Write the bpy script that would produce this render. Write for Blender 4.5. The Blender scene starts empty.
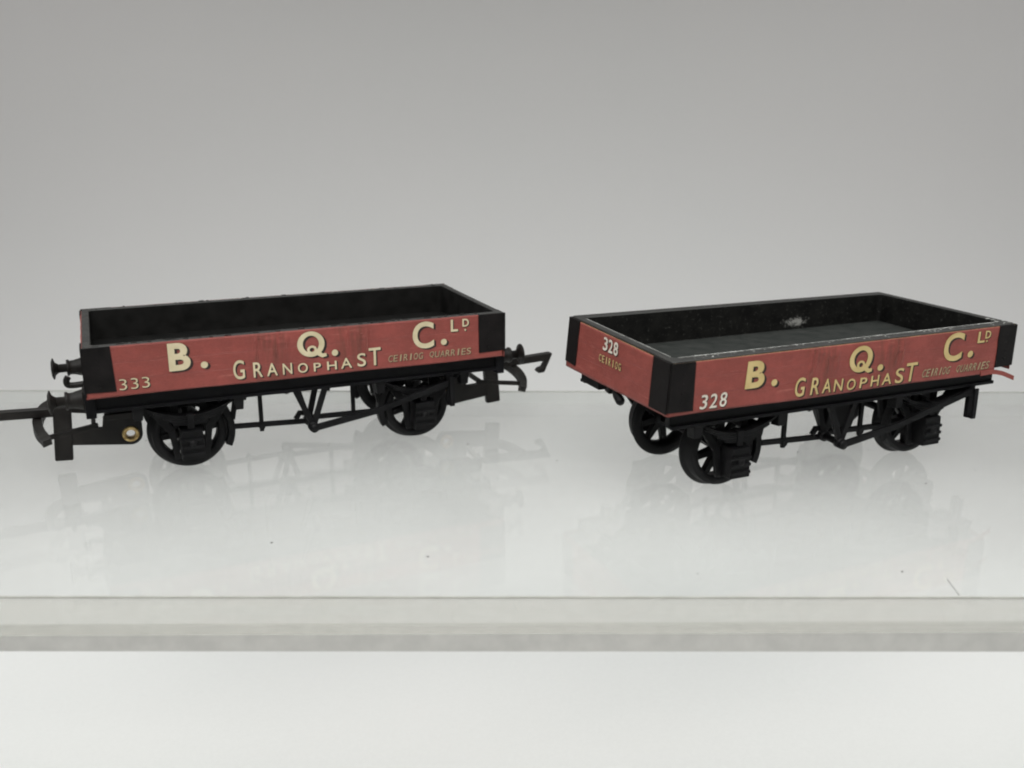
import bpy, bmesh, math, random
from mathutils import Vector, Matrix

random.seed(7)
K = 0.001                      # the script measures in millimetres, the scene in metres
sc = bpy.context.scene
col = sc.collection
PI = math.pi

# ------------------------------------------------------------------ materials
def new_mat(name):
    m = bpy.data.materials.new(name); m.use_nodes = True
    nt = m.node_tree
    for n in list(nt.nodes): nt.nodes.remove(n)
    out = nt.nodes.new('ShaderNodeOutputMaterial')
    return m, nt, out

def N(nt, t, **kw):
    n = nt.nodes.new(t)
    for k, v in kw.items(): setattr(n, k, v)
    return n

def L(nt, a, b): nt.links.new(a, b)

def mm_coords(nt, scale=(1, 1, 1)):
    tc = N(nt, 'ShaderNodeTexCoord'); mp = N(nt, 'ShaderNodeMapping')
    mp.inputs['Scale'].default_value = tuple(s / K for s in scale)
    L(nt, tc.outputs['Object'], mp.inputs['Vector'])
    return mp.outputs['Vector']

def noise(nt, vec, scale, detail=3, rough=.6):
    n = N(nt, 'ShaderNodeTexNoise')
    n.inputs['Scale'].default_value = scale
    n.inputs['Detail'].default_value = detail
    n.inputs['Roughness'].default_value = rough
    L(nt, vec, n.inputs['Vector'])
    return n.outputs['Fac']

def ramp(nt, fac, p0, p1, c0=0., c1=1.):
    r = N(nt, 'ShaderNodeMapRange'); r.clamp = True
    r.inputs['From Min'].default_value = p0; r.inputs['From Max'].default_value = p1
    r.inputs['To Min'].default_value = c0; r.inputs['To Max'].default_value = c1
    L(nt, fac, r.inputs['Value'])
    return r.outputs['Result']

def mixc(nt, fac, a, b):
    m = N(nt, 'ShaderNodeMix'); m.data_type = 'RGBA'
    if isinstance(fac, (int, float)): m.inputs[0].default_value = fac
    else: L(nt, fac, m.inputs[0])
    for s, v in ((6, a), (7, b)):
        if isinstance(v, tuple): m.inputs[s].default_value = (*v, 1)
        else: L(nt, v, m.inputs[s])
    return m.outputs[2]

def math_node(nt, op, a, b=None):
    m = N(nt, 'ShaderNodeMath'); m.operation = op
    for i, v in enumerate((a, b)):
        if v is None: continue
        if isinstance(v, (int, float)): m.inputs[i].default_value = v
        else: L(nt, v, m.inputs[i])
    return m.outputs[0]

def bsdf(nt, out, color, rough=.5, spec=.5, bump=None, strength=.2, dist=.1, metallic=0):
    b = N(nt, 'ShaderNodeBsdfPrincipled')
    if isinstance(color, tuple): b.inputs['Base Color'].default_value = (*color, 1)
    else: L(nt, color, b.inputs['Base Color'])
    if isinstance(rough, (int, float)): b.inputs['Roughness'].default_value = rough
    else: L(nt, rough, b.inputs['Roughness'])
    b.inputs['Specular IOR Level'].default_value = spec
    b.inputs['Metallic'].default_value = metallic
    if bump is not None:
        bp = N(nt, 'ShaderNodeBump'); bp.inputs['Strength'].default_value = strength
        bp.inputs['Distance'].default_value = dist * K
        L(nt, bump, bp.inputs['Height']); L(nt, bp.outputs[0], b.inputs['Normal'])
    L(nt, b.outputs[0], out.inputs['Surface'])
    return b

def plastic(name, c0, c1, rough=.5, fleck=None, fleck_lo=.66, spec=.4):
    m, nt, out = new_mat(name)
    v = mm_coords(nt)
    f = noise(nt, v, .35, 4)
    c = mixc(nt, ramp(nt, f, .35, .7), c0, c1)
    g = noise(nt, v, 2.6, 5, .7)
    if fleck: c = mixc(nt, ramp(nt, g, fleck_lo, fleck_lo + .1), c, fleck)
    r = ramp(nt, f, .3, .7, rough - .1, rough + .12)
    bsdf(nt, out, c, r, spec, g, .25, .08)
    return m

M = {}
M['black'] = plastic('black_plastic', (.003, .003, .0034), (.0065, .0065, .007), .48, None, .66, .14)
M['coupling'] = plastic('coupling_plastic', (.007, .006, .0055), (.014, .0125, .011), .5, None, .66, .2)
M['solebar'] = plastic('solebar_plastic', (.0025, .0025, .003), (.0045, .0045, .006), .46, None, .66, .14)
M['tub_old'] = plastic('tub_plastic_dull', (.004, .004, .0035), (.009, .0085, .008), .62, (.035, .035, .032), .72, .15)
M['rim_grey'] = plastic('rim_plastic_rubbed', (.012, .012, .011), (.028, .027, .025), .5, (.14, .14, .13), .66)
M['dust_floor'] = plastic('dusty_floor', (.015, .017, .0155), (.026, .027, .025), .7, (.07, .07, .066), .68, .2)
M['dark_floor'] = plastic('dark_floor', (.003, .003, .0028), (.006, .0055, .005), .75, None, .7, .1)
M['plate_black'] = plastic('printed_black', (.005, .0045, .0045), (.010, .0085, .0085), .55, (.030, .026, .025), .64, .13)
M['wear'] = plastic('bare_scratched_edge', (.16, .16, .15), (.55, .55, .52), .6)
M['dust'] = plastic('grey_dust', (.10, .10, .095), (.22, .21, .2), .8)
M['brass'] = None

def scuff_tub(centre):
    """worn tub plastic with one white scuffed patch on the far inner wall"""
    m, nt, out = new_mat('tub_plastic_scuffed')
    v = mm_coords(nt)
    f = noise(nt, v, .35, 4); g = noise(nt, v, 1.5, 6, .75)
    c = mixc(nt, ramp(nt, f, .35, .7), (.003, .003, .0028), (.009, .009, .008))
    c = mixc(nt, ramp(nt, g, .58, .70), c, (.06, .06, .055))
    d = N(nt, 'ShaderNodeVectorMath'); d.operation = 'SUBTRACT'
    L(nt, v, d.inputs[0]); d.inputs[1].default_value = centre
    s = N(nt, 'ShaderNodeVectorMath'); s.operation = 'MULTIPLY'
    L(nt, d.outputs[0], s.inputs[0]); s.inputs[1].default_value = (1 / 5.0, 1 / 2.5, 1 / 2.0)
    ln = N(nt, 'ShaderNodeVectorMath'); ln.operation = 'LENGTH'; L(nt, s.outputs[0], ln.inputs[0])
    near = ramp(nt, ln.outputs['Value'], 0, 1, 1, 0)
    k = noise(nt, mm_coords(nt, (1, 1, 1.3)), .75, 8, .8)
    mask = ramp(nt, math_node(nt, 'ADD', math_node(nt, 'MULTIPLY', near, .30), k), .64, .76)
    mask = math_node(nt, 'MULTIPLY', mask, ramp(nt, near, 0, .2))
    c = mixc(nt, mask, c, (.25, .25, .235))
    bsdf(nt, out, c, .58, .15, g, .3, .08)
    return m
M['tub_scuff'] = scuff_tub((13.3, 14.5, 21.1))

def red_paper():
    m, nt, out = new_mat('red_printed_paper')
    v = mm_coords(nt)
    big = noise(nt, v, .16, 4, .6)
    mid = noise(nt, mm_coords(nt, (.7, .7, 1.25)), .8, 6, .75)
    fine = noise(nt, mm_coords(nt, (.5, .5, 1)), 6, 3, .7)
    c = mixc(nt, ramp(nt, big, .35, .68), (.186, .043, .034), (.245, .057, .046))
    c = mixc(nt, ramp(nt, mid, .42, .62, 0, .42), c, (.165, .040, .034))
    c = mixc(nt, ramp(nt, fine, .45, .75, 0, .34), c, (.31, .085, .07))
    scr = noise(nt, mm_coords(nt, (.16, .16, 2.2)), 1.1, 4, .6)
    c = mixc(nt, ramp(nt, scr, .61, .70, 0, .4), c, (.38, .14, .11))
    # vertical darker streaks in the colour around the strapping
    xs = N(nt, 'ShaderNodeSeparateXYZ'); L(nt, v, xs.inputs[0])
    ax = math_node(nt, 'ABSOLUTE', xs.outputs[0])
    band = math_node(nt, 'MULTIPLY', ramp(nt, math_node(nt, 'ABSOLUTE', math_node(nt, 'SUBTRACT', ax, 7.3)), 2.2, 3.6, 1, 0),
                     ramp(nt, noise(nt, mm_coords(nt, (1.6, 1, .18)), .9, 4, .6), .42, .62))
    c = mixc(nt, math_node(nt, 'MULTIPLY', band, .6), c, (.115, .04, .028))
    # plank lines printed on the paper
    zf = math_node(nt, 'FRACT', math_node(nt, 'MULTIPLY', math_node(nt, 'SUBTRACT', xs.outputs[2], 16.75), 1 / 2.75))
    line = ramp(nt, math_node(nt, 'ABSOLUTE', math_node(nt, 'SUBTRACT', zf, .5)), .47, .5)
    c = mixc(nt, math_node(nt, 'MULTIPLY', line, math_node(nt, 'MULTIPLY', ramp(nt, mid, .3, .7), .45)), c, (.16, .03, .026))
    h = math_node(nt, 'ADD', mid, math_node(nt, 'MULTIPLY', line, -.5))
    bsdf(nt, out, c, ramp(nt, mid, .3, .7, .40, .6), .35, h, .5, .16)
    return m
M['red'] = red_paper()
M['paper_core'] = plastic('cream_paper_core', (.20, .13, .055), (.30, .22, .11), .8, (.15, .05, .035), .48, .2)
M['cream_pale'] = plastic('pale_cream_ink', (.48, .42, .27), (.57, .50, .34), .6, (.33, .25, .15), .66, .3)
M['cream_gold'] = plastic('golden_cream_ink', (.43, .33, .14), (.52, .41, .20), .6, (.36, .24, .10), .66, .3)
M['white_ink'] = plastic('off_white_ink', (.54, .50, .43), (.62, .58, .50), .6, (.42, .33, .26), .68, .3)
M['faded'] = plastic('faded_cream_ink', (.31, .25, .15), (.37, .31, .19), .6, (.24, .10, .07), .62, .3)
M['rub_highlight'] = plastic('rub_highlight_paper', (.25, .085, .066), (.33, .13, .10), .6, (.22, .06, .05), .6, .3)  # scuffed paper, also the painted highlights on the strapping
M['shade_ink'] = plastic('black_ink', (.014, .011, .010), (.030, .018, .016), .6, (.09, .02, .018), .68, .3)
M['shade_soft'] = plastic('brown_ink', (.05, .018, .014), (.09, .028, .022), .6, (.17, .035, .03), .62, .3)

def brass():
    m, nt, out = new_mat('aged_brass')
    v = mm_coords(nt)
    c = mixc(nt, ramp(nt, noise(nt, v, 1.5, 4), .4, .6), (.30, .20, .08), (.55, .42, .2))
    bsdf(nt, out, c, .42, .5, metallic=.9)
    return m
M['brass'] = brass()

def acrylic(name, tint, haze, haze_col, rough=.05, gloss=1.0):
    """clear acrylic sheet: see-through, a thin milky haze of scratches, Fresnel reflection on every face"""
    m, nt, out = new_mat(name)
    v = mm_coords(nt)
    geo = N(nt, 'ShaderNodeNewGeometry')
    dt = N(nt, 'ShaderNodeVectorMath'); dt.operation = 'DOT_PRODUCT'
    L(nt, geo.outputs['Incoming'], dt.inputs[0]); L(nt, geo.outputs['Normal'], dt.inputs[1])
    cth = math_node(nt, 'ABSOLUTE', dt.outputs['Value'])
    inv = math_node(nt, 'POWER', math_node(nt, 'SUBTRACT', 1.0, cth), 5.0)
    fr = math_node(nt, 'ADD', math_node(nt, 'MULTIPLY', inv, .96), .04)
    fr = math_node(nt, 'MINIMUM', math_node(nt, 'MULTIPLY', fr, gloss), 1.0)
    tr = N(nt, 'ShaderNodeBsdfTransparent'); tr.inputs[0].default_value = (*tint, 1)
    gl = N(nt, 'ShaderNodeBsdfGlossy'); gl.inputs['Roughness'].default_value = rough
    L(nt, ramp(nt, noise(nt, v, .05, 3), .3, .7, rough * .6, rough * 1.6), gl.inputs['Roughness'])
    df = N(nt, 'ShaderNodeBsdfDiffuse'); df.inputs[0].default_value = (*haze_col, 1)
    hz = math_node(nt, 'ADD', ramp(nt, noise(nt, v, .04, 4, .65), .3, .75, haze * .6, haze * 1.5),
                   ramp(nt, noise(nt, v, .9, 5, .75), .60, .85, 0, .07))
    m1 = N(nt, 'ShaderNodeMixShader'); L(nt, hz, m1.inputs[0])
    L(nt, tr.outputs[0], m1.inputs[1]); L(nt, df.outputs[0], m1.inputs[2])
    m2 = N(nt, 'ShaderNodeMixShader'); L(nt, fr, m2.inputs[0])
    L(nt, m1.outputs[0], m2.inputs[1]); L(nt, gl.outputs[0], m2.inputs[2])
    L(nt, m2.outputs[0], out.inputs['Surface'])
    return m
M['acrylic'] = acrylic('clear_acrylic', (.985, .99, .985), .085, (.80, .81, .79), .05, 1.3)
M['acrylic_lip'] = acrylic('clear_acrylic_edge', (.965, .965, .95), .26, (.72, .71, .68), .10)
M['acrylic_band'] = plastic('grey_acrylic_band', (.42, .42, .40), (.49, .49, .465), .5, (.56, .56, .53), .66)
M['acrylic_seam'] = plastic('acrylic_bend_line', (.34, .34, .31), (.42, .42, .39), .4)

def card():
    m, nt, out = new_mat('white_card')
    v = mm_coords(nt)
    g = noise(nt, v, 1.3, 3, .8); b = noise(nt, v, .012, 3)
    c = mixc(nt, ramp(nt, g, .25, .75), (.735, .735, .725), (.785, .785, .775))
    c = mixc(nt, ramp(nt, b, .3, .7, 0, .5), c, (.775, .765, .755))
    bsdf(nt, out, c, .8, .2, g, .08, .05)
    return m
M['card'] = card()

# ------------------------------------------------------------------ mesh helpers (millimetres)
WARP = None                    # the older tub has warped a little with age

def old_tub(c):
    if c.z < 15.9: return c
    l = min(1, max(0, -c.x / 36.3)) ** 1.5
    up = (c.z - 16.6) / 8.5
    fa = (c.y + 16.65) / 33.3
    return Vector((c.x + l * (.55 * up - .5 * (1 - up) * fa - .25 * fa * up), c.y, c.z + .75 * l * up * fa))

class MB:
    def __init__(self): self.bm = bmesh.new(); self.mats = []; self.default = None
    def mi(self, mat):
        if mat is None: mat = self.default
        if mat is None: return 0
        if mat not in self.mats: self.mats.append(mat)
        return self.mats.index(mat)
    def _add(self, verts, faces, mat=None, smooth=False):
        vs = [self.bm.verts.new(v) for v in verts]
        i = self.mi(mat); fs = []
        for f in faces:
            try:
                fa = self.bm.faces.new([vs[k] for k in f]); fa.material_index = i; fa.smooth = smooth; fs.append(fa)
            except ValueError: pass
        return vs, fs
    def hexa(self, p, mat=None, bevel=0):
        F = [(0, 3, 2, 1), (4, 5, 6, 7), (0, 1, 5, 4), (1, 2, 6, 5), (2, 3, 7, 6), (3, 0, 4, 7)]
        vs, fs = self._add(p, F, mat)
        bmesh.ops.recalc_face_normals(self.bm, faces=fs)
        if bevel:
            es = list({e for f in fs for e in f.edges})
            bmesh.ops.bevel(self.bm, geom=es, offset=bevel, segments=2, profile=.6, affect='EDGES')
    def box(self, x0, x1, y0, y1, z0, z1, mat=None, bevel=0):
        self.hexa([(x0, y0, z0), (x1, y0, z0), (x1, y1, z0), (x0, y1, z0), (x0, y0, z1), (x1, y0, z1), (x1, y1, z1), (x0, y1, z1)], mat, bevel)
    def bar(self, a, b, wy, wz, mat=None, bevel=.08, side=(0, 1, 0)):
        """straight bar a->b; wy thick along `side`, wz thick across"""
        a, b = Vector(a), Vector(b); d = (b - a).normalized(); s = Vector(side)
        s = (s - d * s.dot(d)).normalized(); t = d.cross(s)
        P = []
        for e in (a, b):
            P.append([e - s * wy / 2 - t * wz / 2, e + s * wy / 2 - t * wz / 2, e + s * wy / 2 + t * wz / 2, e - s * wy / 2 + t * wz / 2])
        self.hexa(P[0] + P[1], mat, bevel)
    def prism(self, pts, axis, lo, hi, mat=None, bevel=0, smooth=False):
        """outline in the two other axes, thick along `axis`"""
        def put(p, h):
            q = list(p); q.insert(axis, h); return tuple(q)
        n = len(pts)
        V = [put(p, lo) for p in pts] + [put(p, hi) for p in pts]
        F = [tuple(range(n))[::-1], tuple(range(n, 2 * n))] + [(i, (i + 1) % n, n + (i + 1) % n, n + i) for i in range(n)]
        vs, fs = self._add(V, F, mat, False)
        bmesh.ops.recalc_face_normals(self.bm, faces=fs)
        if bevel:
            es = list({e for f in fs for e in f.edges})
            bmesh.ops.bevel(self.bm, geom=es, offset=bevel, segments=1, affect='EDGES')
    def lathe(self, prof, c, axis, seg=40, mat=None, closed=False, smooth=True):
        """prof: (radius, along); axis 0 x, 1 y, 2 z"""
        V = []; n = len(prof)
        for k in range(seg):
            t = 2 * PI * k / seg; ct, st = math.cos(t), math.sin(t)
            for r, h in prof:
                v = {0: (h, r * ct, r * st), 1: (r * st, h, r * ct), 2: (r * ct, r * st, h)}[axis]
                V.append((v[0] + c[0], v[1] + c[1], v[2] + c[2]))
        F = []
        m = n if closed else n - 1
        for k in range(seg):
            k2 = (k + 1) % seg
            for j in range(m):
                j2 = (j + 1) % n
                F.append((k * n + j, k * n + j2, k2 * n + j2, k2 * n + j))
        if not closed:
            F.append(tuple(k * n for k in range(seg)))
            F.append(tuple(k * n + n - 1 for k in range(seg))[::-1])
        vs, fs = self._add(V, F, mat, smooth)
        for f in fs[-2:] if not closed else []: f.smooth = False
        bmesh.ops.recalc_face_normals(self.bm, faces=fs)
    def tube(self, pts, r, seg=10, mat=None, flat=1.0):
        """round bar along a polyline; r a number or one radius per point"""
        pts = [Vector(p) for p in pts]; n = len(pts)
        rr = r if isinstance(r, (list, tuple)) else [r] * n
        V = []; up = Vector((0, 0, 1)); prev = None
        for i, p in enumerate(pts):
            d = (pts[min(i + 1, n - 1)] - pts[max(i - 1, 0)]).normalized()
            s = d.cross(up)
            if s.length < .05: s = d.cross(Vector((0, 1, 0)))
            s.normalize()
            if prev is not None and s.dot(prev) < 0: s = -s
            prev = s
            t = s.cross(d).normalized()
            for k in range(seg):
                a = 2 * PI * k / seg
                V.append(p + s * math.cos(a) * rr[i] * flat + t * math.sin(a) * rr[i])
        F = []
        for i in range(n - 1):
            for k in range(seg):
                k2 = (k + 1) % seg
                F.append((i * seg + k, i * seg + k2, (i + 1) * seg + k2, (i + 1) * seg + k))
        F.append(tuple(range(seg))[::-1]); F.append(tuple(range((n - 1) * seg, n * seg)))
        vs, fs = self._add(V, F, mat, True)
        for f in fs[-2:]: f.smooth = False
        bmesh.ops.recalc_face_normals(self.bm, faces=fs)
    def build(self, name, mat, parent=None):
        if mat is not None and not self.mats: self.mats = [mat]
        if WARP:
            for v in self.bm.verts: v.co = WARP(v.co)
        self.bm.transform(Matrix.Scale(K, 4))
        me = bpy.data.meshes.new(name); self.bm.to_mesh(me); self.bm.free()
        for m in self.mats: me.materials.append(m)
        o = bpy.data.objects.new(name, me); col.objects.link(o)
        if parent is not None: o.parent = parent
        return o

def smooth_path(pts, n=5):
    """Catmull-Rom through the points"""
    P = [Vector(p) for p in pts]; P = [P[0] * 2 - P[1]] + P + [P[-1] * 2 - P[-2]]
    out = []
    for i in range(1, len(P) - 2):
        for k in range(n):
            t = k / n
            out.append(.5 * ((2 * P[i]) + (-P[i - 1] + P[i + 1]) * t + (2 * P[i - 1] - 5 * P[i] + 4 * P[i + 1] - P[i + 2]) * t * t + (-P[i - 1] + 3 * P[i] - 3 * P[i + 1] + P[i + 2]) * t ** 3))
    out.append(P[-2]); return out

# ------------------------------------------------------------------ lettering
_glyph = {}
def glyph(ch, bold):
    """outline of a letter as (verts, faces) in a unit box, flat"""
    key = (ch, round(bold, 4))
    if key in _glyph: return _glyph[key]
    cu = bpy.data.curves.new('glyph', 'FONT'); cu.body = ch; cu.size = 1; cu.offset = bold; cu.resolution_u = 6
    cu.fill_mode = 'FRONT'
    ob = bpy.data.objects.new('glyph', cu); col.objects.link(ob)
    dg = bpy.context.evaluated_depsgraph_get()
    me = bpy.data.meshes.new_from_object(ob.evaluated_get(dg))
    vs = [(v.co.x, v.co.y) for v in me.vertices]; fs = [tuple(p.vertices) for p in me.polygons]
    bpy.data.objects.remove(ob); bpy.data.curves.remove(cu); bpy.data.meshes.remove(me)
    x0 = min(v[0] for v in vs); x1 = max(v[0] for v in vs); y0 = min(v[1] for v in vs); y1 = max(v[1] for v in vs)
    vs = [((x - x0) / (x1 - x0), (y - y0) / (y1 - y0)) for x, y in vs]
    _glyph[key] = (vs, fs); return _glyph[key]

def disc(n=20):
    return [(.5 + .5 * math.cos(2 * PI * k / n), .5 + .5 * math.sin(2 * PI * k / n)) for k in range(n)], [tuple(range(n))]

def big_q(seg=40):
    """round Q with a small loop for a tail, unit box"""
    V, F = [], []
    def ring(cx, cy, rx, ry, wx, wy):
        b = len(V)
        for k in range(seg):
            t = 2 * PI * k / seg
            V.append((cx + rx * math.cos(t), cy + ry * math.sin(t)))
            V.append((cx + (rx - wx) * math.cos(t), cy + (ry - wy) * math.sin(t)))
        for k in range(seg):
            k2 = (k + 1) % seg
            F.append((b + 2 * k, b + 2 * k2, b + 2 * k2 + 1, b + 2 * k + 1))
    ring(.47, .54, .47, .46, .19, .155)
    ring(.50, .33, .17, .15, .085, .075)
    b = len(V)
    V += [(.60, .22), (.70, .10), (.84, .02), (1.0, .06), (.98, .17), (.86, .16), (.76, .27)]
    F.append(tuple(range(b, b + 7)))
    return V, F

class Ink:
    """letters laid on a panel: every glyph once in shadow ink, once in letter ink just above it"""
    def __init__(self, frame, relief): self.mb = MB(); self.frame = lambda u, v, h: frame(u, v, h + .20 + relief(u, v))
    def lay(self, shape, u0, u1, v0, v1, h, mat, slant=0):
        vs, fs = shape
        P = [self.frame(u0 + x * (u1 - u0) + slant * y * (v1 - v0), v0 + y * (v1 - v0), h) for x, y in vs]
        # every face gets its own tiny lift so that overlapping strokes never share a plane
        vv, ff = self.mb._add(P, fs, mat)
        # thickness
        r = bmesh.ops.extrude_face_region(self.mb.bm, geom=ff)
        nn = Vector(self.frame(0, 0, 1)) - Vector(self.frame(0, 0, 0))
        bmesh.ops.translate(self.mb.bm, verts=[g for g in r['geom'] if isinstance(g, bmesh.types.BMVert)], vec=nn * .02)
    def put(self, ch, u0, u1, v0, v1, ink, shade=None, bold=.0, so=(.2, -.2), slant=0):
        s = disc() if ch == '.' else big_q() if ch == 'Q*' else glyph(ch, bold)
        if shade:
            for k, (a, h) in enumerate(((.5, .035), (1., .03))):
                self.lay(s, u0 + so[0] * a, u1 + so[0] * a, v0 + so[1] * a, v1 + so[1] * a, h, shade, slant)
        self.lay(s, u0, u1, v0, v1, .075, ink, slant)
    def build(self, parent):
        bmesh.ops.recalc_face_normals(self.mb.bm, faces=self.mb.bm.faces[:])
        return self.mb.build('lettering', None, parent)

# ------------------------------------------------------------------ the wagons
LEN, WID, ZT, ZB = 72.6, 33.3, 25.15, 17.35
HX, HY = LEN / 2, WID / 2
AX = 20.86                    # axle position

def empty(name, label, cat, group):
    o = bpy.data.objects.new(name, None); col.objects.link(o)
    o.empty_display_size = .01
    o['label'] = label; o['category'] = cat
    if group: o['group'] = group
    return o

def panel_mesh(frame, u0, u1, v0, v1, relief, nu, nv, bottom=None, core=1):
    """paper sheet 0.18 thick on a wall, pressed over the raised ironwork behind it"""
    mb = MB(); bm = mb.bm
    mb.mi(M['red']); mb.mi(M['paper_core'])
    F, B = [], []
    for i in range(nu + 1):
        u = u0 + (u1 - u0) * i / nu
        b = v0 + (bottom(u) if bottom else 0)
        fr, bk = [], []
        for j in range(nv + 1):
            v = b + (v1 - b) * j / nv
            d = relief(u, v)
            fr.append(bm.verts.new(frame(u, v, .18 + d))); bk.append(bm.verts.new(frame(u, v, .01)))
        F.append(fr); B.append(bk)
    def q(a, b, c, d, m=0, sm=False):
        f = bm.faces.new((a, b, c, d)); f.material_index = m; f.smooth = sm
    for i in range(nu):
        for j in range(nv):
            q(F[i][j], F[i + 1][j], F[i + 1][j + 1], F[i][j + 1], 0, True)
            q(B[i][j], B[i][j + 1], B[i + 1][j + 1], B[i + 1][j])
        q(F[i][nv], F[i + 1][nv], B[i + 1][nv], B[i][nv], core)
        q(F[i][0], B[i][0], B[i + 1][0], F[i + 1][0])
    for j in range(nv):
        q(F[0][j], F[0][j + 1], B[0][j + 1], B[0][j])
        q(F[nu][j], B[nu][j], B[nu][j + 1], F[nu][j + 1])
    bmesh.ops.recalc_face_normals(bm, faces=bm.faces[:])
    return mb

def g(x, c, w): return math.exp(-((x - c) / w) ** 2)

def side_relief(u, v):
    a = abs(u)
    t = 1 / (1 + math.exp(-(v - 20.9) * 3.5)) * (1 / (1 + math.exp((v - 24.3) * 5)))
    d = 0
    for c, w_, h_ in ((-9.5, .26, .34), (-8.5, .2, .2), (-6.2, .24, .3), (-4.2, .3, .26), (6.2, .28, .26), (8.4, .22, .34), (9.9, .26, .3)):
        d += h_ * g(u, c, w_)
    d = t * (d + .24 * g(u, -7.4, .7) * g(v, 24.0, .2) + .2 * g(u, -5.2, .7) * g(v, 23.2, .2) + .24 * g(u, 7.4, .8) * g(v, 24.0, .2) + .2 * g(u, 9.2, .6) * g(v, 22.8, .2))
    d += .035 * math.sin(u * .9 + v * 1.3) * math.sin(u * .31 + 1) + .02 * math.sin(v * 2.2 + u * .17)
    return d + .05
def end_relief(u, v):
    return .02 + .02 * math.sin(u * .8 + v * 1.1) + .012 * math.sin(v * 2.1)

def plate(frame, pts, name, parent, bolts=()):
    """black corner plate printed on the paper, with its bolt heads"""
    mb = MB(); bm = mb.bm
    n = len(pts)
    lo = [bm.verts.new(frame(u, v, .10)) for u, v in pts]; hi = [bm.verts.new(frame(u, v, .37)) for u, v in pts]
    bm.faces.new(hi); bm.faces.new(lo[::-1])
    for i in range(n): bm.faces.new((lo[i], lo[(i + 1) % n], hi[(i + 1) % n], hi[i]))
    bmesh.ops.recalc_face_normals(bm, faces=bm.faces[:])
    for u, v in bolts:
        c = [bm.verts.new(frame(u + .2 * math.cos(k * PI / 4), v + .2 * math.sin(k * PI / 4), .36)) for k in range(8)]
        t = [bm.verts.new(frame(u + .13 * math.cos(k * PI / 4), v + .13 * math.sin(k * PI / 4), .46)) for k in range(8)]
        bm.faces.new(t)
        for k in range(8): bm.faces.new((c[k], c[(k + 1) % 8], t[(k + 1) % 8], t[k]))
    return mb.build(name, M['plate_black'], parent)

def wheel(root, x, sy):
    y = lambda a: sy * a
    mb = MB()
    prof = [(4.75, y(7.75)), (5.5, y(7.45)), (6.7, y(7.45)), (6.95, y(7.65)), (7.0, y(7.85)), (6.85, y(8.15)), (6.45, y(8.45)), (6.3, y(8.7)),
            (6.22, y(10.2)), (6.1, y(10.4)), (5.1, y(10.4)), (4.85, y(10.2)), (4.75, y(10.0))]
    mb.lathe(prof, (x, 0, 7.0), 1, 56, closed=True)
    w = mb.build('wheel', M['black'], root)
    sp = MB()
    a0 = random.random() * .4
    for k in range(8):
        t = a0 + 2 * PI * k / 8
        d = Vector((math.cos(t), 0, math.sin(t))); n = Vector((-math.sin(t), 0, math.cos(t)))
        c = Vector((x, 0, 7.0)); P = []
        for r, wd in ((.9, .70), (4.9, .48)):
            for ya, sg in ((8.5, -1), (9.7, -1), (9.7, 1), (8.5, 1)):
                P.append(c + d * r + n * wd * sg + Vector((0, y(ya), 0)))
        sp.hexa(P, None, .1)
    sp.lathe([(.0001, y(10.4)), (1.2, y(10.4)), (1.55, y(10.1)), (1.6, y(8.0)), (.0001, y(8.0))], (x, 0, 7.0), 1, 24)
    sp.build('spokes', M['black'], w)

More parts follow.
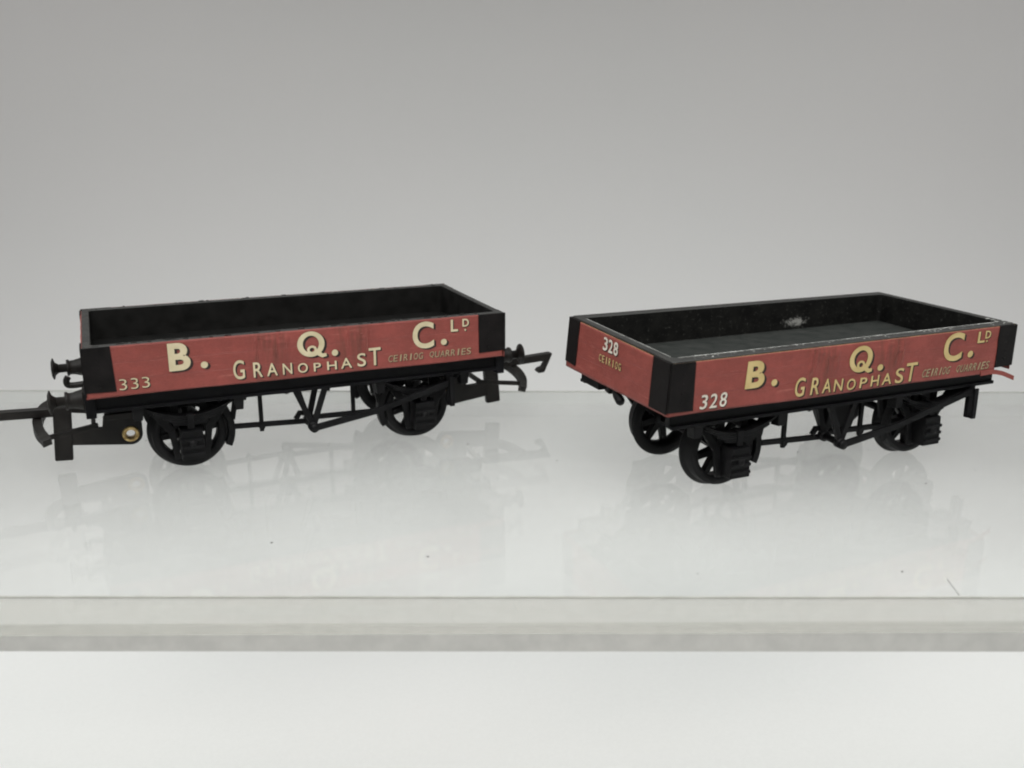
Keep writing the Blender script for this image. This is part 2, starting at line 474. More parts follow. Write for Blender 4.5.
def running_gear(root, x, sy):
    """axle guard with axlebox and leaf spring outside one wheel"""
    Y = lambda a: sy * a
    mb = MB()
    yo, yi = 12.9, 12.2
    def pr(pts, a, b, bev=.06): mb.prism([(x + px, pz) for px, pz in pts], 1, min(Y(a), Y(b)), max(Y(a), Y(b)), None, bev)
    # two splayed legs, the keep plate below and the plate above
    for s in (-1, 1):
        pr([(s * 1.9, 3.3), (s * 2.9, 3.3), (s * 3.6, 8.0), (s * 7.4, 13.3), (s * 5.9, 13.3), (s * 2.5, 8.9)], yi, yo)
        pr([(s * 1.9, 8.9), (s * 2.7, 8.9), (s * 2.9, 13.3), (s * 1.7, 13.3)], yi, yo)
    pr([(-2.2, 3.3), (2.2, 3.3), (2.2, 4.0), (-2.2, 4.0)], yi, yo + .02)
    ag = mb.build('axle_guard', M['black'], root)
    b = MB()
    b.hexa([(x - 1.95, Y(12.3), 3.5), (x + 1.95, Y(12.3), 3.5), (x + 1.95, Y(15.4), 3.7), (x - 1.95, Y(15.4), 3.7),
            (x - 1.95, Y(12.3), 9.3), (x + 1.95, Y(12.3), 9.3), (x + 1.8, Y(15.3), 8.9), (x - 1.8, Y(15.3), 8.9)], None, .15)
    for z in (4.7, 6.0, 7.3):
        b.bar((x - 1.85, Y(15.5), z), (x + 1.85, Y(15.5), z), .5, .55, None, .12)
    b.lathe([(.0001, Y(15.9)), (.5, Y(15.9)), (.75, Y(15.5)), (.8, Y(15.0))], (x, 0, 6.6), 1, 14)
    b.build('axlebox', M['black'], ag)
    s = MB()
    for k in range(4):
        hw = 7.3 - k * 1.5; z0 = 9.6 + .5 * (3 - k) * .9
        top, bot = [], []
        for i in range(13):
            u = -hw + 2 * hw * i / 12
            zz = z0 + .040 * u * u + .1
            top.append((x + u, zz + .40)); bot.append((x + u, zz))
        s.prism(top + bot[::-1], 1, min(Y(12.95), Y(14.7)), max(Y(12.95), Y(14.7)))
    s.box(x - .6, x + .6, min(Y(12.9), Y(14.9)), max(Y(12.9), Y(14.9)), 9.1, 11.7, None, .08)
    for q in (-1, 1):
        s.hexa([(x + q * 8.2 - .8, Y(12.9), 11.3), (x + q * 8.2 + .8, Y(12.9), 11.3), (x + q * 8.2 + .7, Y(14.8), 11.5), (x + q * 8.2 - .7, Y(14.8), 11.5),
                (x + q * 8.2 - .95, Y(12.9), 13.75), (x + q * 8.2 + .95, Y(12.9), 13.75), (x + q * 8.2 + .9, Y(14.9), 13.75), (x + q * 8.2 - .9, Y(14.9), 13.75)], None, .15)
    s.build('leaf_spring', M['black'], ag)

def brake_gear(root, sy, lever_end, guard_x):
    Y = lambda a: sy * a
    # outer and inner V hanger
    for yy in (15.0, 10.9):
        mb = MB(); zt = 13.8 if yy > 12 else 16.6
        for x0 in (-2.9, 2.3):
            mb.bar((x0, Y(yy), zt), (-.1, Y(yy), 6.9), .7, 1.0, None, .08)
        mb.lathe([(.0001, Y(yy - .55)), (.95, Y(yy - .55)), (.95, Y(yy + .55)), (.0001, Y(yy + .55))], (-.1, 0, 6.9), 1, 16)
        mb.build('brake_hanger', M['black'], root)
    # push rods with the cross shaft
    mb = MB()
    mb.bar((-13.2, Y(10.5), 7.2), (-.6, Y(10.5), 6.6), .8, .85)
    mb.bar((.4, Y(10.5), 7.2), (13.2, Y(10.5), 6.9), .8, .85)
    mb.tube([(-.1, Y(10.2), 6.9), (-.1, Y(15.4), 6.9)], .6, 12)
    mb.tube([(-2.3, Y(10.5), 7.2), (-1.6, Y(10.5), 8.3), (-.6, Y(10.5), 8.1)], .55, 8)
    mb.build('push_rod', M['black'], root)
    for x in (-8.5, 8.4):
        mb = MB()
        mb.bar((x, Y(10.5), 16.6), (x, Y(10.5), 5.7), .6, .75)
        mb.tube([(x, Y(10.0), 6.6), (x, Y(11.1), 6.6)], .55, 10)
        mb.build('safety_loop', M['black'], root)
    for s in (-1, 1):
        mb = MB(); x = s * AX
        arc_o, arc_i = [], []
        for i in range(9):
            t = math.radians(-26 + 62 * i / 8)
            arc_i.append((x - s * 6.55 * math.cos(t), 7.0 + 6.55 * math.sin(t)))
            arc_o.append((x - s * 7.75 * math.cos(t), 7.0 + 7.75 * math.sin(t)))
        mb.prism(arc_i + arc_o[::-1], 1, min(Y(8.9), Y(10.7)), max(Y(8.9), Y(10.7)), None, .08)
        mb.bar((x - s * 7.4, Y(10.2), 8.5), (x - s * 9.0, Y(10.2), 16.6), .6, .9)
        mb.build('brake_shoe', M['black'], root)
    mb = MB()
    ex, ez = lever_end
    mb.bar((-.6, Y(15.75), 6.7), (12.0, Y(15.75), 8.7), .6, 1.15)
    mb.bar((11.8, Y(15.75), 8.68), (ex, Y(15.75), ez), .6, 1.05)
    mb.lathe([(.0001, Y(15.4)), (.85, Y(15.4)), (.8, Y(16.15)), (.0001, Y(16.2))], (-.1, 0, 6.8), 1, 14)
    mb.build('brake_lever', M['black'], root)
    mb = MB()
    for dx in (-.55, .55):
        pass
    mb.bar((guard_x, Y(15.1), 13.9), (guard_x + .1, Y(15.1), 7.9), .8, 1.3)
    mb.bar((guard_x, Y(16.35), 13.6), (guard_x + .1, Y(16.35), 8.4), .4, .9)
    mb.bar((guard_x + .1, Y(14.9), 8.2), (guard_x + .1, Y(16.5), 8.2), .9, .6, None, .05, (1, 0, 0))
    mb.build('lever_guard', M['black'], root)

def near_side(u, v, h): return (u, -HY - h, v)
def far_side(u, v, h): return (-u, HY + h, v)
def left_end(u, v, h): return (-HX - h, -u, v)
def right_end(u, v, h): return (HX + h, u, v)

def wagon(label, new_style):
    """new_style True: the 333 with buffers and couplings; False: the bare 328"""
    r = empty('goods_wagon', label, 'model wagon', 'red quarry wagons on the clear shelf')
    global WARP
    WARP = None if new_style else old_tub
    wx, wy = (1.25, 1.5) if new_style else (1.5, 2.05)
    # ---- tub
    mb = MB()
    tm = M['tub_old'] if new_style else M['tub_scuff']
    mb.mi(tm); rim = M['rim_grey']; mb.mi(rim)
    o = [(-HX, -HY), (HX, -HY), (HX, HY), (-HX, HY)]
    def inner(e, z):
        rc = .9; P = []
        for sx, sy, a0 in ((1, 1, 0), (-1, 1, 90), (-1, -1, 180), (1, -1, 270)):
            for k in range(5):
                t = math.radians(a0 + k * 22.5)
                P.append((sx * (HX - wx - e - rc) + rc * math.cos(t), sy * (HY - wy - e - rc) + rc * math.sin(t), z))
        return P
    def outer(z, rc, ins=0):
        P = []
        for (sx, sy, a0) in ((1, 1, 0), (-1, 1, 90), (-1, -1, 180), (1, -1, 270)):
            for k in range(5):
                t = math.radians(a0 + k * 22.5)
                P.append((sx * (HX - ins - rc) + rc * math.cos(t), sy * (HY - ins - rc) + rc * math.sin(t), z))
        return P
    rings = [outer(ZB, .5), outer(ZT - .15, .5), outer(ZT, .5, .15), inner(-.12, ZT), inner(0, ZT - .12), inner(0, 19.2)]
    VV = [[mb.bm.verts.new(p) for p in rg] for rg in rings]
    n = 20
    for a in range(len(VV) - 1):
        for k in range(n):
            f = mb.bm.faces.new((VV[a][k], VV[a][(k + 1) % n], VV[a + 1][(k + 1) % n], VV[a + 1][k]))
            f.material_index = 1 if a in (1, 2, 3) else 0
    mb.bm.faces.new(VV[-1]); mb.bm.faces.new(VV[0][::-1])
    bmesh.ops.recalc_face_normals(mb.bm, faces=mb.bm.faces[:])
    fl = MB()
    fl.box(-HX + wx + .05, HX - wx - .05, -HY + wy + .05, HY - wy - .05, 19.22, 19.5, None, 0)
    fl.build('tub_floor', M['dark_floor'] if new_style else M['dust_floor'], r)
    # rubbed light marks along the inner rim
    wr = mb; wr.default = M['rim_grey'] if new_style else M['wear']
    rnd = random.Random(3 if new_style else 11)
    if not new_style:
        def edge_line(p, d, n, length, w0, w1):
            a, b = [], []
            for i in range(int(length / .45) + 1):
                w = max(.03, rnd.uniform(w0, w1) * (1 if rnd.random() < .85 else .3))
                q = Vector(p) + Vector(d) * i * .45
                a.append(q + Vector(n) * w); b.append(q - Vector(n) * .10)
            for i in range(len(a) - 1):
                lo = [(v.x, v.y, ZT + .005) for v in (a[i], a[i + 1], b[i + 1], b[i])]
                hi = [(v.x, v.y, ZT + .02) for v in (a[i], a[i + 1], b[i + 1], b[i])]
                wr.hexa(lo + hi)
        edge_line((-HX + wx + .7, -HY + wy - .12, 0), (1, 0, 0), (0, -1, 0), LEN - 2 * wx - 1.4, .0, .24)
        edge_line((-HX + wx - .12, -HY + wy + .7, 0), (0, 1, 0), (-1, 0, 0), WID - 2 * wy - 1.4, -.05, .06)
        for k in range(70):
            x = rnd.uniform(-HX + 1, HX - 1); y = -HY + rnd.uniform(.4, 1.9); s = rnd.uniform(.05, .16)
            wr.box(x - s, x + s, y - s * .7, y + s * .7, ZT + .005, ZT + .02)
        for k in range(14):
            x = HX - rnd.uniform(.3, 2.3); y = rnd.uniform(-HY + .5, -HY + 5); s = rnd.uniform(.08, .24)
            wr.box(x - s, x + s, y - s, y + s, ZT + .005, ZT + .05)
    else:
        for k in range(110):
            x = rnd.uniform(-HX + 1, HX - 1); sx = rnd.uniform(.12, .6); hgt = rnd.uniform(.02, .16)
            y = -HY + rnd.uniform(.15, 1.35) if k % 3 else HY - rnd.uniform(.15, 1.3)
            wr.box(x - sx, x + sx, y - rnd.uniform(.05, .15), y + rnd.uniform(.05, .15), ZT - .05, ZT + hgt, None, .02)
        for k in range(16):
            x = rnd.uniform(-HX + 5, HX - 3); s = rnd.uniform(.1, .5); y = -HY + rnd.uniform(.5, 2.0)
            wr.box(x - s, x + s, y - .07, y + .07, ZT + .004, ZT + .02)
        wr.box(-25.2, -24.1, -HY + 1.2, -HY + 1.6, ZT + .004, ZT + .04)
        wr.box(-11.6, -11.0, -HY + .9, -HY + 1.2, ZT + .004, ZT + .04)
    mb.build('body_tub', None, r)
    # ---- paper sides and ends
    zb = 16.6; pt = 25.1 if new_style else 24.9
    if new_style: bot = lambda u: .12 + .05 * math.sin(u * .21)
    else: bot = lambda u: -.05 + .1 * math.sin(u * .17)
    for side, fr in (('near', near_side), ('far', far_side)):
        u1 = HX - .35
        if not new_style and side == 'near': u1 = 32.4      # torn away under the right corner plate
        p = panel_mesh(fr, -HX, u1, zb, pt, side_relief, 300, 30, bot, 0 if new_style else 1).build('side_panel', None, r)
        cb = 17.6 if new_style else 17.1
        bl = [(-34.2, 18.6 + 1.5 * k) for k in range(4)]
        plate(fr, [(-HX - .2, cb + .1), (-31.9, cb), (-32.2, pt + .02), (-HX - .2, pt + .02)], 'corner_plate', p, bl)
        ce = 31.2 if new_style else 32.3
        plate(fr, [(ce, cb + .25), (HX + .2, cb + .35), (HX + .2, pt + .02), (ce - .1, pt + .02)], 'corner_plate', p, [(ce + 1.9, 18.9 + 1.5 * k) for k in range(4)])
        ink = Ink(fr, side_relief)
        if new_style:
            C, S, Wt, F_ = M['cream_pale'], M['shade_ink'], M['cream_pale'], M['faded']
            for ch, a, b, c, d in (('B', -23.6, -20.15, 20.05, 24.75), ('.', -18.6, -17.45, 20.05, 21.2), ('Q*', -2.5, 2.55, 19.85, 24.75), ('.', 3.45, 4.55, 20.0, 21.15),
                                   ('C', 18.3, 22.35, 19.75, 24.75), ('.', 23.7, 24.85, 20.05, 21.2)):
                ink.put(ch, a, b, c, d, C, S, {'B': .034, 'C': .022}.get(ch, 0), (.42, -.26))
            for ch, a, b, c, d in (('L', 25.65, 27.05, 22.4, 24.65), ('D', 27.95, 29.2, 23.15, 24.6), ('.', 28.3, 28.65, 22.35, 22.7)):
                ink.put(ch, a, b, c, d, C, S, .02, (.2, -.16))
            for i, (a, b) in enumerate(((-31.5, -30.25), (-29.75, -28.5), (-28.05, -26.75))):
                ink.put('3', a + .08, b - .05, 17.72 + .03 * i, 19.55, Wt, S, -.012, (.17, -.16))
            G = (('G', -13.45, -11.6, 17.5, 20.85), ('R', -10.15, -8.6, 17.55, 20.2), ('A', -7.9, -6.1, 17.55, 19.8), ('N', -5.2, -3.6, 17.55, 19.5), ('O', -2.6, -.9, 17.55, 19.25),
                 ('P', .15, 1.4, 17.55, 19.05), ('H', 2.5, 4.2, 17.55, 19.1), ('A', 4.95, 6.95, 17.55, 19.4), ('S', 7.95, 9.5, 17.6, 20.0), ('T', 10.05, 12.25, 17.55, 20.8))
            for ch, a, b, c, d in G: ink.put(ch, a, b, c, d, C, S, .007, (.26, -.22))
            sm = [('CEIRIOG', 13.5, 20.2), ('QUARRIES', 21.3, 29.6)]; v0, v1, sl = 17.85, 19.05, .12
        else:
            C, S, Wt, F_ = M['cream_gold'], M['shade_ink'], M['white_ink'], M['faded']
            for ch, a, b, c, d in (('B', -22.5, -18.85, 19.5, 23.95), ('.', -17.35, -16.2, 19.4, 20.5), ('Q*', -1.75, 3.4, 19.45, 24.35), ('.', 4.55, 5.75, 19.65, 20.75),
                                   ('C', 19.1, 23.6, 19.65, 24.75), ('.', 25.1, 26.35, 19.9, 21.1)):
                ink.put(ch, a, b, c, d, C, S, {'B': .034, 'C': .022}.get(ch, 0), (.48, -.28), .06)
            for ch, a, b, c, d in (('L', 27.1, 28.8, 22.35, 24.4), ('D', 28.85, 30.2, 23.0, 24.4), ('.', 29.2, 29.55, 22.35, 22.7)):
                ink.put(ch, a, b, c, d, C, S, .02, (.22, -.16))
            for ch, a, b in (('3', -30.7, -29.45), ('2', -28.95, -27.6), ('8', -27.1, -25.8)):
                ink.put(ch, a, b, 17.15, 19.45, Wt, S, .006, (.17, -.17), .08)
            G = (('G', -12.55, -10.6, 17.0, 20.2), ('R', -9.25, -7.5, 17.0, 19.9), ('A', -6.85, -5.05, 17.05, 19.4), ('N', -4.45, -2.65, 17.05, 19.1), ('O', -1.75, .1, 16.95, 18.85),
                 ('P', 1.05, 2.5, 17.0, 18.8), ('H', 3.4, 5.15, 17.05, 18.9), ('A', 5.85, 7.95, 17.05, 19.0), ('S', 8.75, 10.55, 17.0, 19.6), ('T', 10.9, 13.4, 17.0, 20.3))
            for ch, a, b, c, d in G: ink.put(ch, a, b, c, d, C, S, .008, (.30, -.22), .07)
            sm = [('CEIRIOG', 14.7, 21.3), ('QUARRIES', 22.6, 30.7)]; v0, v1, sl = 17.4, 18.75, .25
        for word, a, b in sm:
            st = (b - a) / len(word)
            for i, ch in enumerate(word):
                w = st * (.26 if ch == 'I' else .80)
                c = a + st * (i + .5)
                ink.put(ch, c - w / 2, c + w / 2, v0, v1, F_, M['shade_soft'], -.002, (.16, -.13), sl)
        # pale scuffs, plus highlights of the raised strapping painted as ink
        rs = random.Random(21 if new_style else 22)
        rub_highlights = [(-8.6, 24.35, 1.3, .12), (-7.0, 23.7, .7, .16), (-5.3, 24.4, .9, .1), (-9.3, 22.4, .4, .1), (7.2, 24.3, 1.2, .12), (8.9, 23.6, .7, .16), (-17.5, 21.0, 2.2, .1), (13.2, 22.0, 1.4, .09), (-24.8, 22.7, 1.8, .08), (26.0, 20.6, 1.6, .08),
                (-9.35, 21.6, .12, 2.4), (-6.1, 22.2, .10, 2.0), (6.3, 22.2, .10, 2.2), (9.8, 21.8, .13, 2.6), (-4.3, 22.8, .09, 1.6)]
        for (u, v, w, h) in rub_highlights:
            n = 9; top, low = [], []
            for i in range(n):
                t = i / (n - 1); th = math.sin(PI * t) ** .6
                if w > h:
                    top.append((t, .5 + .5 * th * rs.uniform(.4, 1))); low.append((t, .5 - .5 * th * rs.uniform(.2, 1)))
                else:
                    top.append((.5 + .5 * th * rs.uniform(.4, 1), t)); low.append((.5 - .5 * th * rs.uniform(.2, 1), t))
            ink.lay((top + low[::-1], [tuple(range(2 * n))]), u - w / 2, u + w / 2, v - h / 2, v + h / 2, .012, M['rub_highlight'])
        ink.build(p)
        if not new_style and side == 'near':
            st = MB()
            pts = [(29.0, 16.58), (31.2, 16.7), (32.6, 16.55), (34.2, 16.15), (35.6, 15.6), (36.9, 15.05)]
            T = [(x, -HY - .22 - .10 * i, z + .42) for i, (x, z) in enumerate(pts)]
            B = [(x, -HY - .22 - .10 * i, z - .42) for i, (x, z) in enumerate(pts)]
            for i in range(len(pts) - 1):
                P = [B[i], B[i + 1], T[i + 1], T[i]]
                P2 = [(x, y - .16, z) for x, y, z in P]
                st.hexa(P + P2)
            s = st.build('peeled_strip', M['red'], p); s['label'] = 'torn red paper strip curling away below the corner'
    for fr in (left_end, right_end):
        p = panel_mesh(fr, -HY, HY, zb, 24.85, end_relief, 60, 18, None, 0 if new_style else 1).build('end_panel', None, r)
        plate(fr, [(-HY - .02, 17.6), (-12.9, 17.4), (-12.7, 24.95), (-HY - .02, 24.95)], 'corner_plate', p)
        plate(fr, [(11.8, 16.95), (HY + .02, 16.95), (HY + .02, 24.95), (11.8, 24.95)], 'corner_plate', p)
        if not new_style:
            ink = Ink(fr, end_relief)
            for i, ch in enumerate('328'):
                ink.put(ch, -3.85 + i * 1.75, -2.45 + i * 1.75, 22.2, 24.35, M['white_ink'], M['shade_ink'], .016, (.16, -.14))
            for i, ch in enumerate('CEIRIOG'):
                w = .25 if ch == 'I' else .72
                ink.put(ch, -4.85 + i * 1.09 + .4 - w / 2, -4.85 + i * 1.09 + .4 + w / 2, 20.15, 21.35, M['cream_gold'], M['shade_soft'], .005, (.14, -.12))
            ink.build(p)
    # ---- underframe
    WARP = None
    xe = 36.0 if new_style else 35.2
    for s in (-1, 1):
        mb = MB()
        ys = sorted((s * 13.6, s * 14.9)); mb.box(-xe + .6, xe - .6, ys[0], ys[1], 13.75, 17.36, None, .12)
        yf = sorted((s * 14.9, s * 15.35)); mb.box(-xe + .6, xe - .6, yf[0] - .01, yf[1], 13.7, 14.3, None, .1)
        mb.build('solebar', M['solebar'], r)
    if new_style:
        for s in (-1, 1):
            mb = MB()
            xs = sorted((s * 35.3, s * 36.9)); mb.box(xs[0], xs[1], -15.6, 15.6, 13.0, 17.3, None, .15)
            mb.build('buffer_beam', M['solebar'], r)
            for y in (-11.5, 11.5):
                b = MB(); z = 15.35
                b.lathe([(1.75, s * 36.8), (1.7, s * 37.3), (1.35, s * 38.6), (1.3, s * 39.3), (1.55, s * 39.5), (1.5, s * 39.85), (.8, s * 39.9), (.8, s * 41.6), (.0001, s * 41.6)], (0, y, z), 0, 24)
                b.box(min(s * 36.9, s * 37.2), max(s * 36.9, s * 37.2), y - 1.9, y + 1.9, z - 1.9, z + 1.7, None, .1)
                bo = b.build('buffer', M['coupling'], r)
                h = MB()
                h.lathe([(.8, s * 41.2), (1.2, s * 41.75), (1.95, s * 42.0), (2.0, s * 42.2), (1.3, s * 42.45), (.0001, s * 42.55)], (0, y, z), 0, 28)
                h.build('buffer_head', M['coupling'], bo)
            h = MB()
            h.tube(smooth_path([(s * 36.8, 0, 15.0), (s * 38.6, 0, 14.9), (s * 39.6, 0, 15.1), (s * 39.75, 0, 15.9), (s * 39.4, 0, 16.5)]), .55, 10)
            h.build('draw_hook', M['coupling'], r)
    else:
        for s in (-1, 1):
            mb = MB()
            xs = sorted((s * 30.6, s * 31.6)); mb.box(xs[0], xs[1], -13.5, 13.5, 15.4, 17.3, None, .12)
            mb.build('headstock', M['solebar'], r)
            h = MB()
            h.tube(smooth_path([(s * 31.4, .9, 16.3), (s * 34.8, .6, 16.3), (s * 36.0, -.4, 15.9), (s * 36.2, -1.8, 15.3), (s * 36.2, -2.7, 14.7)], 3), [.6, .6, .6, .6, .6, .62, .65, .7, .75, .8, .8, .75, .5], 10)
            h.build('draw_hook', M['black'], r)
        mb = MB()
        mb.hexa([(.6, -10.3, 7.0), (6.6, -10.3, 7.0), (6.6, -8.5, 7.0), (.8, -8.5, 7.0), (-4.4, -10.3, 17.3), (10.6, -10.3, 17.3), (10.6, -8.5, 17.3), (-4.2, -8.5, 17.3)], None, .4)
        mb.build('ballast_weight', M['black'], r)
        for s in (-1, 1):
            mb = MB(); xs = sorted((s * 33.6, s * 35.3)); ys = sorted((s * -7.0, s * -13.7))
            mb.box(xs[0], xs[1], ys[0], ys[1], 14.3, 17.3, None, .2)
            mb.build('buffer_stub', M['solebar'], r)
    for sx in (-1, 1):
        a = MB(); a.tube([(sx * AX, -12.4, 7), (sx * AX, 12.4, 7)], .75, 14); a.build('axle', M['black'], r)
        for sy in (-1, 1):
            wheel(r, sx * AX, sy); running_gear(r, sx * AX, sy)
    for sy in (-1, 1):
        brake_gear(r, sy, (26.4, 12.6) if new_style else (29.4, 13.2), 25.9 if new_style else 29.3)
    if new_style:
        for s in (-1, 1):
            X = lambda v: s * v
            c = MB()
            # mounting plate with a rounded end and a hole, the drawbar below the beam
            hx, hz, ro = 30.3, 4.95, 2.05
            pts = [(X(39.6), 6.3), (X(39.6), 4.0)] if False else None
            plate_o = [(X(40.0), 6.9), (X(40.0), 4.1)] + [(X(hx) - s * ro * math.sin(math.radians(t)), hz - ro * math.cos(math.radians(t))) for t in range(0, 91, 15)] + [(X(hx - ro), 8.6), (X(34.6), 8.6), (X(34.9), 6.6)]
            hole = [(X(hx) + .85 * math.cos(2 * PI * k / 24), hz + .85 * math.sin(2 * PI * k / 24)) for k in range(24)]
            # plate built as a ring of quads round the hole so the hole goes right through
            def shoot(ang):
                d = Vector((math.cos(ang), math.sin(ang))); best = None
                for i in range(len(plate_o)):
                    p, q = Vector(plate_o[i]), Vector(plate_o[(i + 1) % len(plate_o)])
                    e = q - p; den = d.x * e.y - d.y * e.x
                    if abs(den) < 1e-9: continue
                    w = p - Vector((X(hx), hz)); t = (w.x * e.y - w.y * e.x) / den; u = (w.x * d.y - w.y * d.x) / den
                    if t > 0 and -1e-6 <= u <= 1 + 1e-6 and (best is None or t < best): best = t
                return Vector((X(hx), hz)) + d * (best or 2)
            angs = sorted([2 * PI * k / 48 for k in range(48)] + [math.atan2(p[1] - hz, p[0] - X(hx)) % (2 * PI) for p in plate_o])
            O = [shoot(a) for a in angs]; I = [Vector((X(hx) + .85 * math.cos(a), hz + .85 * math.sin(a))) for a in angs]
            m = len(angs); V = []
            for y in (-.55, .55):
                V += [(p.x, y, p.y) for p in O] + [(p.x, y, p.y) for p in I]
            Fc = []
            for k in range(m):
                k2 = (k + 1) % m
                Fc += [(k, k2, m + k2, m + k), (2 * m + k, 3 * m + k, 3 * m + k2, 2 * m + k2), (k, 2 * m + k, 2 * m + k2, k2), (m + k, m + k2, 3 * m + k2, 3 * m + k)]
            vs, fs = c._add(V, Fc)
            bmesh.ops.remove_doubles(c.bm, verts=vs, dist=1e-4)
            c.box(min(X(28.6), X(34.4)), max(X(28.6), X(34.4)), -2.6, 2.6, 8.5, 9.6, None, .15)
            c.box(min(X(29.5), X(33.5)), max(X(29.5), X(33.5)), -2.0, 2.0, 9.55, 17.0, None, .1)
            bmesh.ops.recalc_face_normals(c.bm, faces=c.bm.faces[:])
            c.box(min(X(33.2), X(36.7)), max(X(33.2), X(36.7)), -6.5, 6.5, 11.2, 13.1, None, .5)
            cp = c.build('coupling', M['coupling'], r)
            e = MB()
            e.lathe([(.80, -.75), (1.35, -.75), (1.5, -.62), (1.5, .62), (1.35, .75), (.80, .75)], (X(hx), 0, hz), 1, 28, closed=True)
            e.build('eyelet', M['brass'], cp)
            w = MB()
            dx, dz = (0, 0) if s < 0 else (-.8, 1.0)
            w.hexa([(X(43.2 + dx), -.75, 1.5 + dz), (X(40.2 + dx), -.75, 1.3 + dz), (X(40.2 + dx), .75, 1.3 + dz), (X(43.2 + dx), .75, 1.5 + dz), (X(42.5 + dx), -.75, 11.4), (X(39.5 + dx), -.75, 11.2), (X(39.5 + dx), .75, 11.2), (X(42.5 + dx), .75, 11.4)], None, .3)
            w.build('drop_weight', M['coupling'], cp)
            hk = MB()
            e_ = 3.0 if s < 0 else 0
            hk.prism([(X(40.5), 9.6), (X(52.4 + e_), 10.2), (X(52.7 + e_), 9.9), (X(52.2 + e_), 8.9), (X(51.3 + e_), 8.7), (X(50.8 + e_), 8.2), (X(51.3 + e_), 7.6), (X(52.7 + e_), 7.7), (X(54.5 + e_), 11.6), (X(54.2 + e_), 11.9), (X(40.5), 11.2)][::1], 1, -.7, .7, None, .15)
            hk.build('hook_bar', M['coupling'], cp)
            b = MB()
            ox, oz = (-.6, .5) if s < 0 else (0, 0)
            loop = [(X(43.3), 8.3, 9.7), (X(44.6), 6.2, 9.5), (X(45.4), 3.0, 9.2), (X(45.7), 0, 8.9), (X(45.6), -3.0, 8.6), (X(45.1), -6.0, 8.05), (X(44.5), -7.4, 7.5), (X(44.1), -8.2, 7.0)]
            pl = smooth_path([(q[0] - s * -ox, q[1], q[2] + oz * max(0, -q[1]) / 8) for q in loop], 4)
            for i in range(len(pl) - 1):
                b.bar(pl[i], pl[i + 1], 1.5, 1.6, None, 0, (1, 0, 0))
            for y in (-1, 1):
                b.bar((X(44.9), y * 6.9, 7.75 if y < 0 else 9.3), (X(35.5), y * 4.3, 8.45), .7, .8)
            b.bar((X(36.2), -4.4, 8.5), (X(36.2), 4.4, 8.5), .7, .8, None, .05, (1, 0, 0))
            b.build('bumper_bar', M['coupling'], cp)
    return r

w1 = wagon('red model wagon numbered 333 with buffers and black hook couplings, on the clear shelf', True)
w1.location = (-41.57 * K, 176.81 * K, 0); w1.rotation_euler = (0, 0, .4117)
w2 = wagon('red model wagon numbered 328 with torn paper strip and no couplings, on the clear shelf', False)
w2.location = (50.39 * K, 168.83 * K, 0); w2.rotation_euler = (0, 0, .4090)

# ------------------------------------------------------------------ the clear display shelf
FY, BY, SX = 113.3, 209.0, 260.0
TH, LIP, TABLE = 3.0, 8.15, -85.0
sh = bpy.data.objects.new('display_shelf', None); col.objects.link(sh)
sh['label'] = 'clear acrylic shelf with a turned down front lip, under both red wagons'; sh['category'] = 'shelf'
mb = MB()
mb.prism([(FY + .25, 0), (BY, 0), (BY, -TH), (FY + TH, -TH), (FY + TH, -4.4), (FY + .25, -4.4)], 0, -SX, SX, None)
mb.build('shelf_plate', M['acrylic'], sh)
mb = MB()
def strip(y0, y1, top, bot):
    mb.hexa([(-SX, y0, bot[0]), (SX, y0, bot[1]), (SX, y1, bot[1]), (-SX, y1, bot[0]), (-SX, y0, top[0]), (SX, y0, top[1]), (SX, y1, top[1]), (-SX, y1, top[0])])
strip(FY, FY + .24, (-.3, -.3), (-6.6, -4.4))
mb.build('front_lip', M['acrylic_lip'], sh)
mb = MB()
strip(FY, FY + TH, (-6.65, -4.45), (-LIP, -LIP))  # grey strip makes the darker lower band of the lip
mb.build('lip_grey_band', M['acrylic_band'], sh)
mb = MB()
mb.box(-SX, SX, FY - .02, FY + .24, -.28, -.02)
mb.build('bend_line', M['acrylic_seam'], sh)
mb = MB()
mb.box(-SX, SX, BY + .01, BY + .16, -TH, -.3)
mb.build('rear_edge', M['acrylic'], sh)
mb = MB()
mb.box(-SX, SX, BY + .01, BY + .3, -.29, .01)
mb.build('bend_line', M['acrylic_seam'], sh)
for x in (-SX, SX - TH):
    mb = MB(); mb.box(x, x + TH, FY + 6, BY - 6, TABLE + .02, -TH - .02)
    mb.build('leg', M['acrylic'], sh)
sh.rotation_euler = (0, 0, .005)

# dust and scratches lying on the shelf
mb = MB(); rnd = random.Random(5)
for k in range(34):
    y = rnd.uniform(118, 200); x = rnd.uniform(-.62, .62) * (y + 10); s = rnd.choice([.06, .08, .1, .12, .18])
    n = 7; a0 = rnd.random()
    pts = [(x + s * rnd.uniform(.6, 1.2) * math.cos(a0 + 2 * PI * i / n) * 1.2, y + s * rnd.uniform(.6, 1.2) * math.sin(a0 + 2 * PI * i / n)) for i in range(n)]
    mb.prism(pts, 2, .004, .004 + s * .5)
for (x0, y0, dx, dy) in ((59.7, 118.6, -.4, -4.6),):
    mb.tube(smooth_path([(x0, y0, .07), (x0 + dx * .5, y0 + dy * .4, .08), (x0 + dx, y0 + dy, .07)], 5), .045, 6)
d = mb.build('dust', M['dust'], None); d['kind'] = 'stuff'

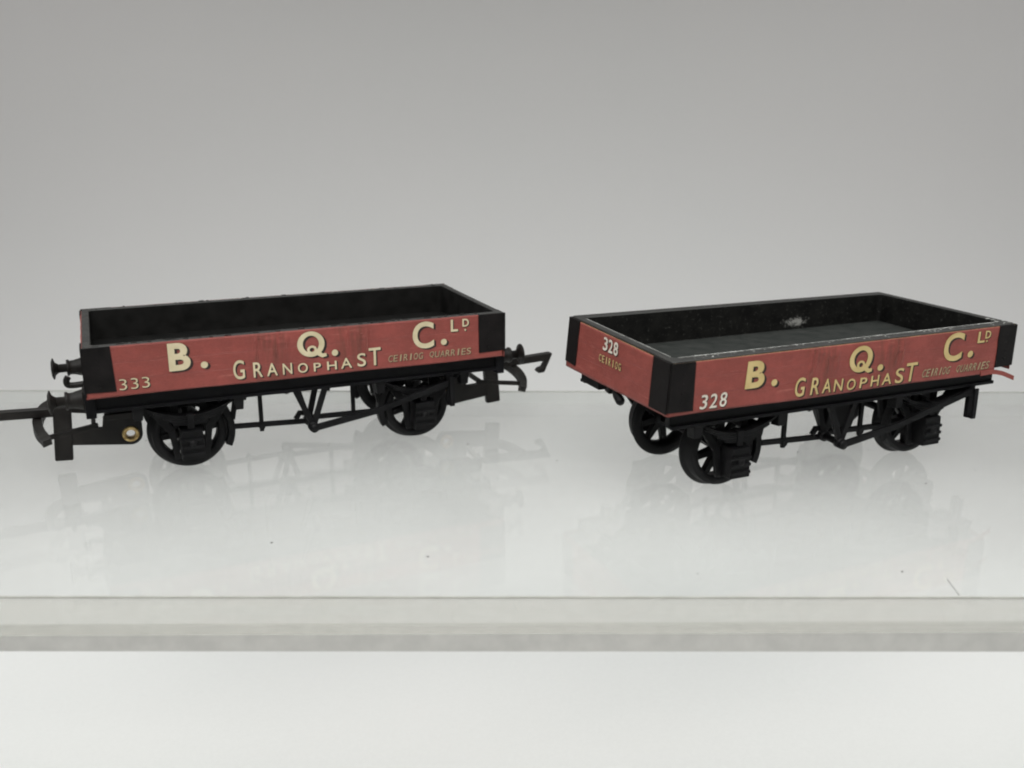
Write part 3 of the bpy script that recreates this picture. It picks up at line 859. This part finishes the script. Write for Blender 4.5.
# ------------------------------------------------------------------ white card table sweeping up into the backdrop
mb = MB()
prof = [(-260, TABLE)]
Rr, Yc = 170, 400
prof.append((Yc, TABLE))
for i in range(1, 25):
    t = PI / 2 * i / 24; prof.append((Yc + Rr * math.sin(t), TABLE + Rr * (1 - math.cos(t))))
prof.append((Yc + Rr, 520))
nx = 12
V, F = [], []
for i in range(nx + 1):
    x = -620 + 1240 * i / nx
    for y, z in prof: V.append((x, y, z))
m = len(prof)
for i in range(nx):
    for j in range(m - 1): F.append((i * m + j, (i + 1) * m + j, (i + 1) * m + j + 1, i * m + j + 1))
mb._add(V, F, M['card'], True)
bd = mb.build('backdrop', M['card'], None); bd['kind'] = 'structure'
sm_ = bd.modifiers.new('thickness', 'SOLIDIFY'); sm_.thickness = 1.5 * K; sm_.offset = -1

# ------------------------------------------------------------------ light
w = bpy.data.worlds.new('World'); sc.world = w; w.use_nodes = True
bg = w.node_tree.nodes['Background']
bg.inputs[0].default_value = (.97, 1, .985, 1); bg.inputs[1].default_value = .265
def area(name, loc, target, sx, sy, power, colr):
    l = bpy.data.lights.new(name, 'AREA'); l.shape = 'RECTANGLE'; l.size = sx * K; l.size_y = sy * K; l.energy = power; l.color = colr
    o = bpy.data.objects.new(name, l); col.objects.link(o)
    o.location = Vector(loc) * K
    o.rotation_euler = (Vector(target) - Vector(loc)).to_track_quat('-Z', 'Y').to_euler()
    return o
area('soft_lamp', (0, 150, 270), (0, 180, 0), 840, 320, .93, (.95, 1, .985)).data.spread = math.radians(130)
area('front_fill', (0, -30, 240), (0, 130, -85), 320, 120, .35, (1, .965, .945)).data.spread = math.radians(100)  # added fill, brightens the front table, the lip and the red sides
for s_ in (-1, 1): area('pink_side_fill', (s_ * 330, 250, 170), (s_ * 130, 460, 60), 160, 160, .12, (1, .84, .84))  # added pink fill, imitates a camera colour cast at both sides

# ------------------------------------------------------------------ camera
cam = bpy.data.cameras.new('camera'); co = bpy.data.objects.new('camera', cam); col.objects.link(co)
cam.sensor_width = 36; cam.lens = 955.94 / 1024 * 36
co.location = (0, 0, 61.65 * K)
co.rotation_euler = (Matrix.Rotation(PI / 2 - .2793, 3, 'X') @ Matrix.Rotation(.0031, 3, 'Z')).to_euler()
cam.clip_start = .005; cam.clip_end = 10
cam.dof.use_dof = True; cam.dof.focus_distance = 168 * K; cam.dof.aperture_fstop = 30
sc.camera = co
sc.view_settings.view_transform = 'Standard'; sc.view_settings.look = 'None'
sc.view_settings.exposure = 0; sc.view_settings.gamma = 1
sc.cycles.filter_width = 2.0
sc.cycles.use_denoising = True
sc.cycles.transparent_max_bounces = 16
